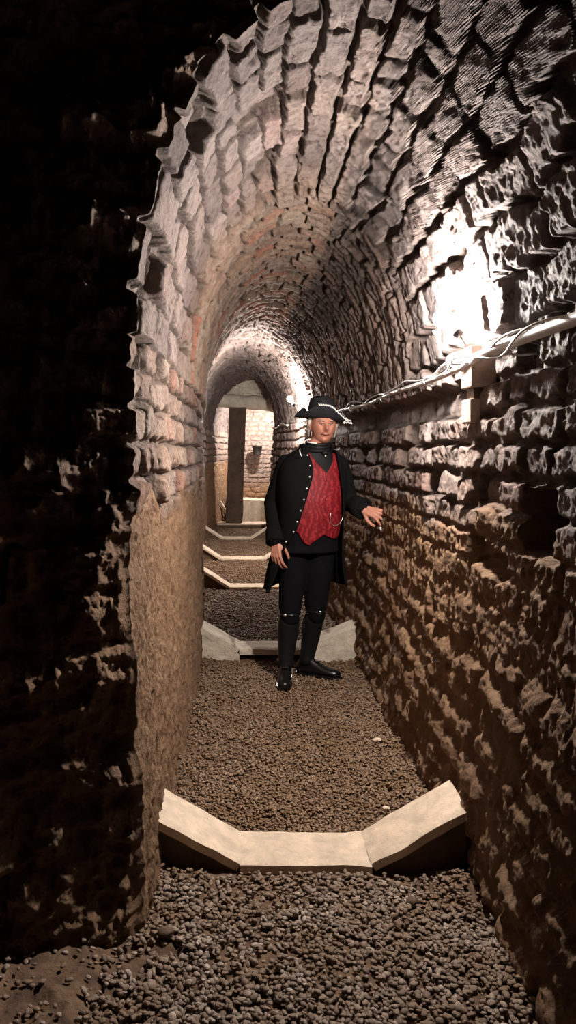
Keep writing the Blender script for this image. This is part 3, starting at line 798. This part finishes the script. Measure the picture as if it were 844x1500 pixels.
# --- coat
ZE = [.60, .75, .90, .98, 1.05, 1.13, 1.23, 1.315, 1.38, 1.43, 1.465, 1.49]
PL = [-72, -62, -52, -36, -30, -24, -16, -10, -9, -12, -20, -34]
PR = [70, 64, 60, 56, 52, 48, 40, 33, 32, 34, 44, 58]
def pl(z): return RAD(float(np.interp(z, ZE, PL)))
def pr(z): return RAD(float(np.interp(z, ZE, PR)))
V = []; nz_, np_ = 80, 110
for i in range(nz_):
    z = .60+(1.492-.60)*i/(nz_-1)
    a0, a1 = pr(z), 2*math.pi+pl(z)
    for j in range(np_):
        t = j/(np_-1); ph = a0+(a1-a0)*t
        fold = .012*math.sin(ph*9+z*2)*sstep(1.05, .65, z)
        hem = .035*math.sin(ph)*0
        edge = min(t, 1-t)
        off = .020+fold+.010*math.exp(-edge*40)*(1 if z < 1.47 else 0)
        p = tor(z, ph, off)
        if z < 1.0: p.z += .05*(1-math.cos(ph-math.pi))*0+ .03*(1.0-z)*math.sin(ph)
        V.append(p)
coat = mk('coat', V, gridF(nz_, np_).tolist(), 'coat_cloth', man)
m_ = coat.modifiers.new('s', 'SOLIDIFY'); m_.thickness = .008; m_.offset = 1
# standing collar with pale piping
V = []
for i in range(6):
    z = 1.475+.050*i/5
    for j in range(40):
        ph = RAD(50)+(2*math.pi-RAD(50)-RAD(35))*j/39
        cx_ = np.interp(z, [1.47, 1.53], [.447, .462])
        V.append(Vector((cx_, 4.965, z+.012*(1-math.cos(ph))/2))+sd*(.112-.10*(z-1.475))*math.sin(ph)+fw*(.085-.05*(z-1.475))*math.cos(ph))
cl = mk('collar', V, gridF(6, 40).tolist(), 'coat_cloth', coat); m_ = cl.modifiers.new('s', 'SOLIDIFY'); m_.thickness = .007; m_.offset = 1
MB().tube([tor(z, RAD(p), .034) for z, p in ((1.505, -68), (1.488, -56), (1.470, -44), (1.452, -35))], [.001, .0035, .0035, .001], 8).build('piping', 'linen', coat)
for (bx_, by_) in ((453, 667), (454, 682), (454, 698), (451, 715), (447, 731), (441, 747), (436, 763), (430, 778), (424, 793)):
    z = 1.49+(660-by_)/233.
    p = tor(z, pl(z)-RAD(4.5), .034)
    MB().ell(p, (.0062, .0062, .0062), None, 10, 8).build('button', 'button_metal', coat)
for A, cuff in ((RA, .062), (LA, .066)):
    m = MB(); sp = A[0]; el = A[1]; wv = A[2]
    d2 = (wv-el).normalized()
    m.capsule(sp+Vector((.04 if A is RA else -.04, 0, .012)), sp, .062, .069, 18)
    m.capsule(sp, sp.lerp(el, .4), .069, .068, 18)
    m.capsule(sp.lerp(el, .4), el, .068, .064, 18)
    m.capsule(el, el.lerp(wv, .6), .064, .056, 18)
    m.capsule(el.lerp(wv, .5), wv-d2*.025, .056, .050, 18)
    o = m.build('sleeve', 'coat_cloth', coat, loc=(0, 0, 0)); remesh(o, .007, 5)
    c0 = wv-d2*.105; c1 = wv-d2*.0
    MB().tube([c0, c0+d2*.01, c0.lerp(c1, .5), c1-d2*.005, c1], [cuff*.9, cuff, cuff+.002, cuff+.004, cuff-.008], 22).build('cuff', 'coat_cloth', o)
    for s_ in (.25, .5, .75):
        MB().ell(c0.lerp(c1, s_)+Vector((-.03, -.055, 0)), (.004, .004, .004), None, 8, 6).build('button', 'gaiter', o)
# --- tricorn hat
ht_ = HC+Vector((-.012, .006, .044))
HTR = Matrix.Rotation(RAD(5), 3, 'Y') @ Matrix.Rotation(RAD(-4), 3, 'X')
hat = empty('tricorn_hat', (0, 0, 0), None, None); hat.parent = man; hat.location = ht_-man.location
prof = [(.094, -.006), (.092, .02), (.089, .05), (.086, .090), (.076, .120), (.050, .134), (.015, .139), (.0005, .140)]
n = 36; V = []
for r_, z_ in prof:
    for k in range(n):
        t = 2*math.pi*k/n; V.append(ht_+HTR@Vector((r_*math.cos(t), r_*1.12*math.sin(t), z_)))
Fc = [(i*n+k, i*n+(k+1) % n, (i+1)*n+(k+1) % n, (i+1)*n+k) for i in range(len(prof)-1) for k in range(n)]
mk('crown', V, Fc, 'hat_felt', hat)
PTS = [RAD(-22), RAD(202), RAD(90)]
def brim(phi, s_):
    dd = min(abs(math.atan2(math.sin(phi-p), math.cos(phi-p))) for p in PTS)
    f = sstep(0.05, .95, np.array(dd)); f = float(f)             # 0 at a point, 1 mid flap
    R0 = .090; R1 = .180-.050*f
    hgt = .018+.056*f
    # left point droops, right point too
    r_ = R0+(R1-R0)*(s_**.8); z_ = -.010+hgt*s_**1.7 - .022*(1-f)*s_
    if math.cos(phi) > .5 and math.sin(phi) < .3: z_ += -.004
    return ht_+HTR@Vector((r_*math.cos(phi), r_*1.05*math.sin(phi), z_))
nb = 120; ns_ = 14
V = [brim(2*math.pi*k/nb, i/(ns_-1)) for i in range(ns_) for k in range(nb)]
Fc = [(i*nb+k, i*nb+(k+1) % nb, (i+1)*nb+(k+1) % nb, (i+1)*nb+k) for i in range(ns_-1) for k in range(nb)]
br = mk('brim', V, Fc, 'hat_felt', hat); m_ = br.modifiers.new('s', 'SOLIDIFY'); m_.thickness = .005; m_.offset = 0
rp = MB()
K = 58
for i in range(30):
    phi = -RAD(105)+2*math.pi*i/K
    p = brim(phi, 1.0)+Vector((0, 0, .002)); q = brim(phi+2*math.pi/K*.62, 1.0)+Vector((0, 0, .002))
    rp.capsule(p+Vector((0, 0, .0035)), q-Vector((0, 0, .0035)), .0036, .0036, 6)
rp.build('rope_trim', 'linen', hat)
tp = brim(PTS[0], 1.0); ck = MB()
for a_, b_ in (((-.03, -.012, .014), (-.01, -.014, .016)), ((-.004, -.012, .012), (.014, -.01, .006)), ((-.022, -.014, .0), (-.014, -.014, -.008)), ((-.006, -.012, -.004), (.010, -.012, -.010)), ((.012, -.01, -.002), (.02, -.008, -.012)), ((-.03, -.012, .004), (-.028, -.014, -.01))):
    ck.capsule(tp+Vector(a_), tp+Vector(b_), .0036, .0036, 6)
ck.build('rope_tassel', 'linen', hat)
# pale stub held in the fingers
st_ = tl[0]; print('TIPS', [tuple(round(c,3) for c in t) for t in tl])
o = MB().tube([st_+Vector((-.008, -.010, .008)), st_+Vector((.004, -.016, -.020))], [.0105, .0105], 12).build('cigarette_stub', 'white_paper')
tag(o, 'small white stub between the fingers of the hand on the right wall', 'stub')

# ------------------------------------------------------------------ world, camera, view
wd = bpy.data.worlds.new('dark'); scene.world = wd; wd.use_nodes = True
wd.node_tree.nodes['Background'].inputs[0].default_value = (.0, .0, .0, 1)
cam = bpy.data.cameras.new('camera'); co = bpy.data.objects.new('camera', cam); COL.objects.link(co)
co.location = (0, 0, CAMH); co.rotation_euler = (math.pi/2, 0, 0)
cam.sensor_fit = 'VERTICAL'; cam.sensor_height = 36; cam.sensor_width = 36; cam.lens = F/1500*36
cam.shift_x = 62/1500; cam.shift_y = -90/1500; cam.clip_start = .05; cam.clip_end = 60
scene.camera = co
vs = scene.view_settings; vs.view_transform = 'Standard'; vs.look = 'None'; vs.gamma = 1; vs.use_curve_mapping = False; vs.exposure = .40
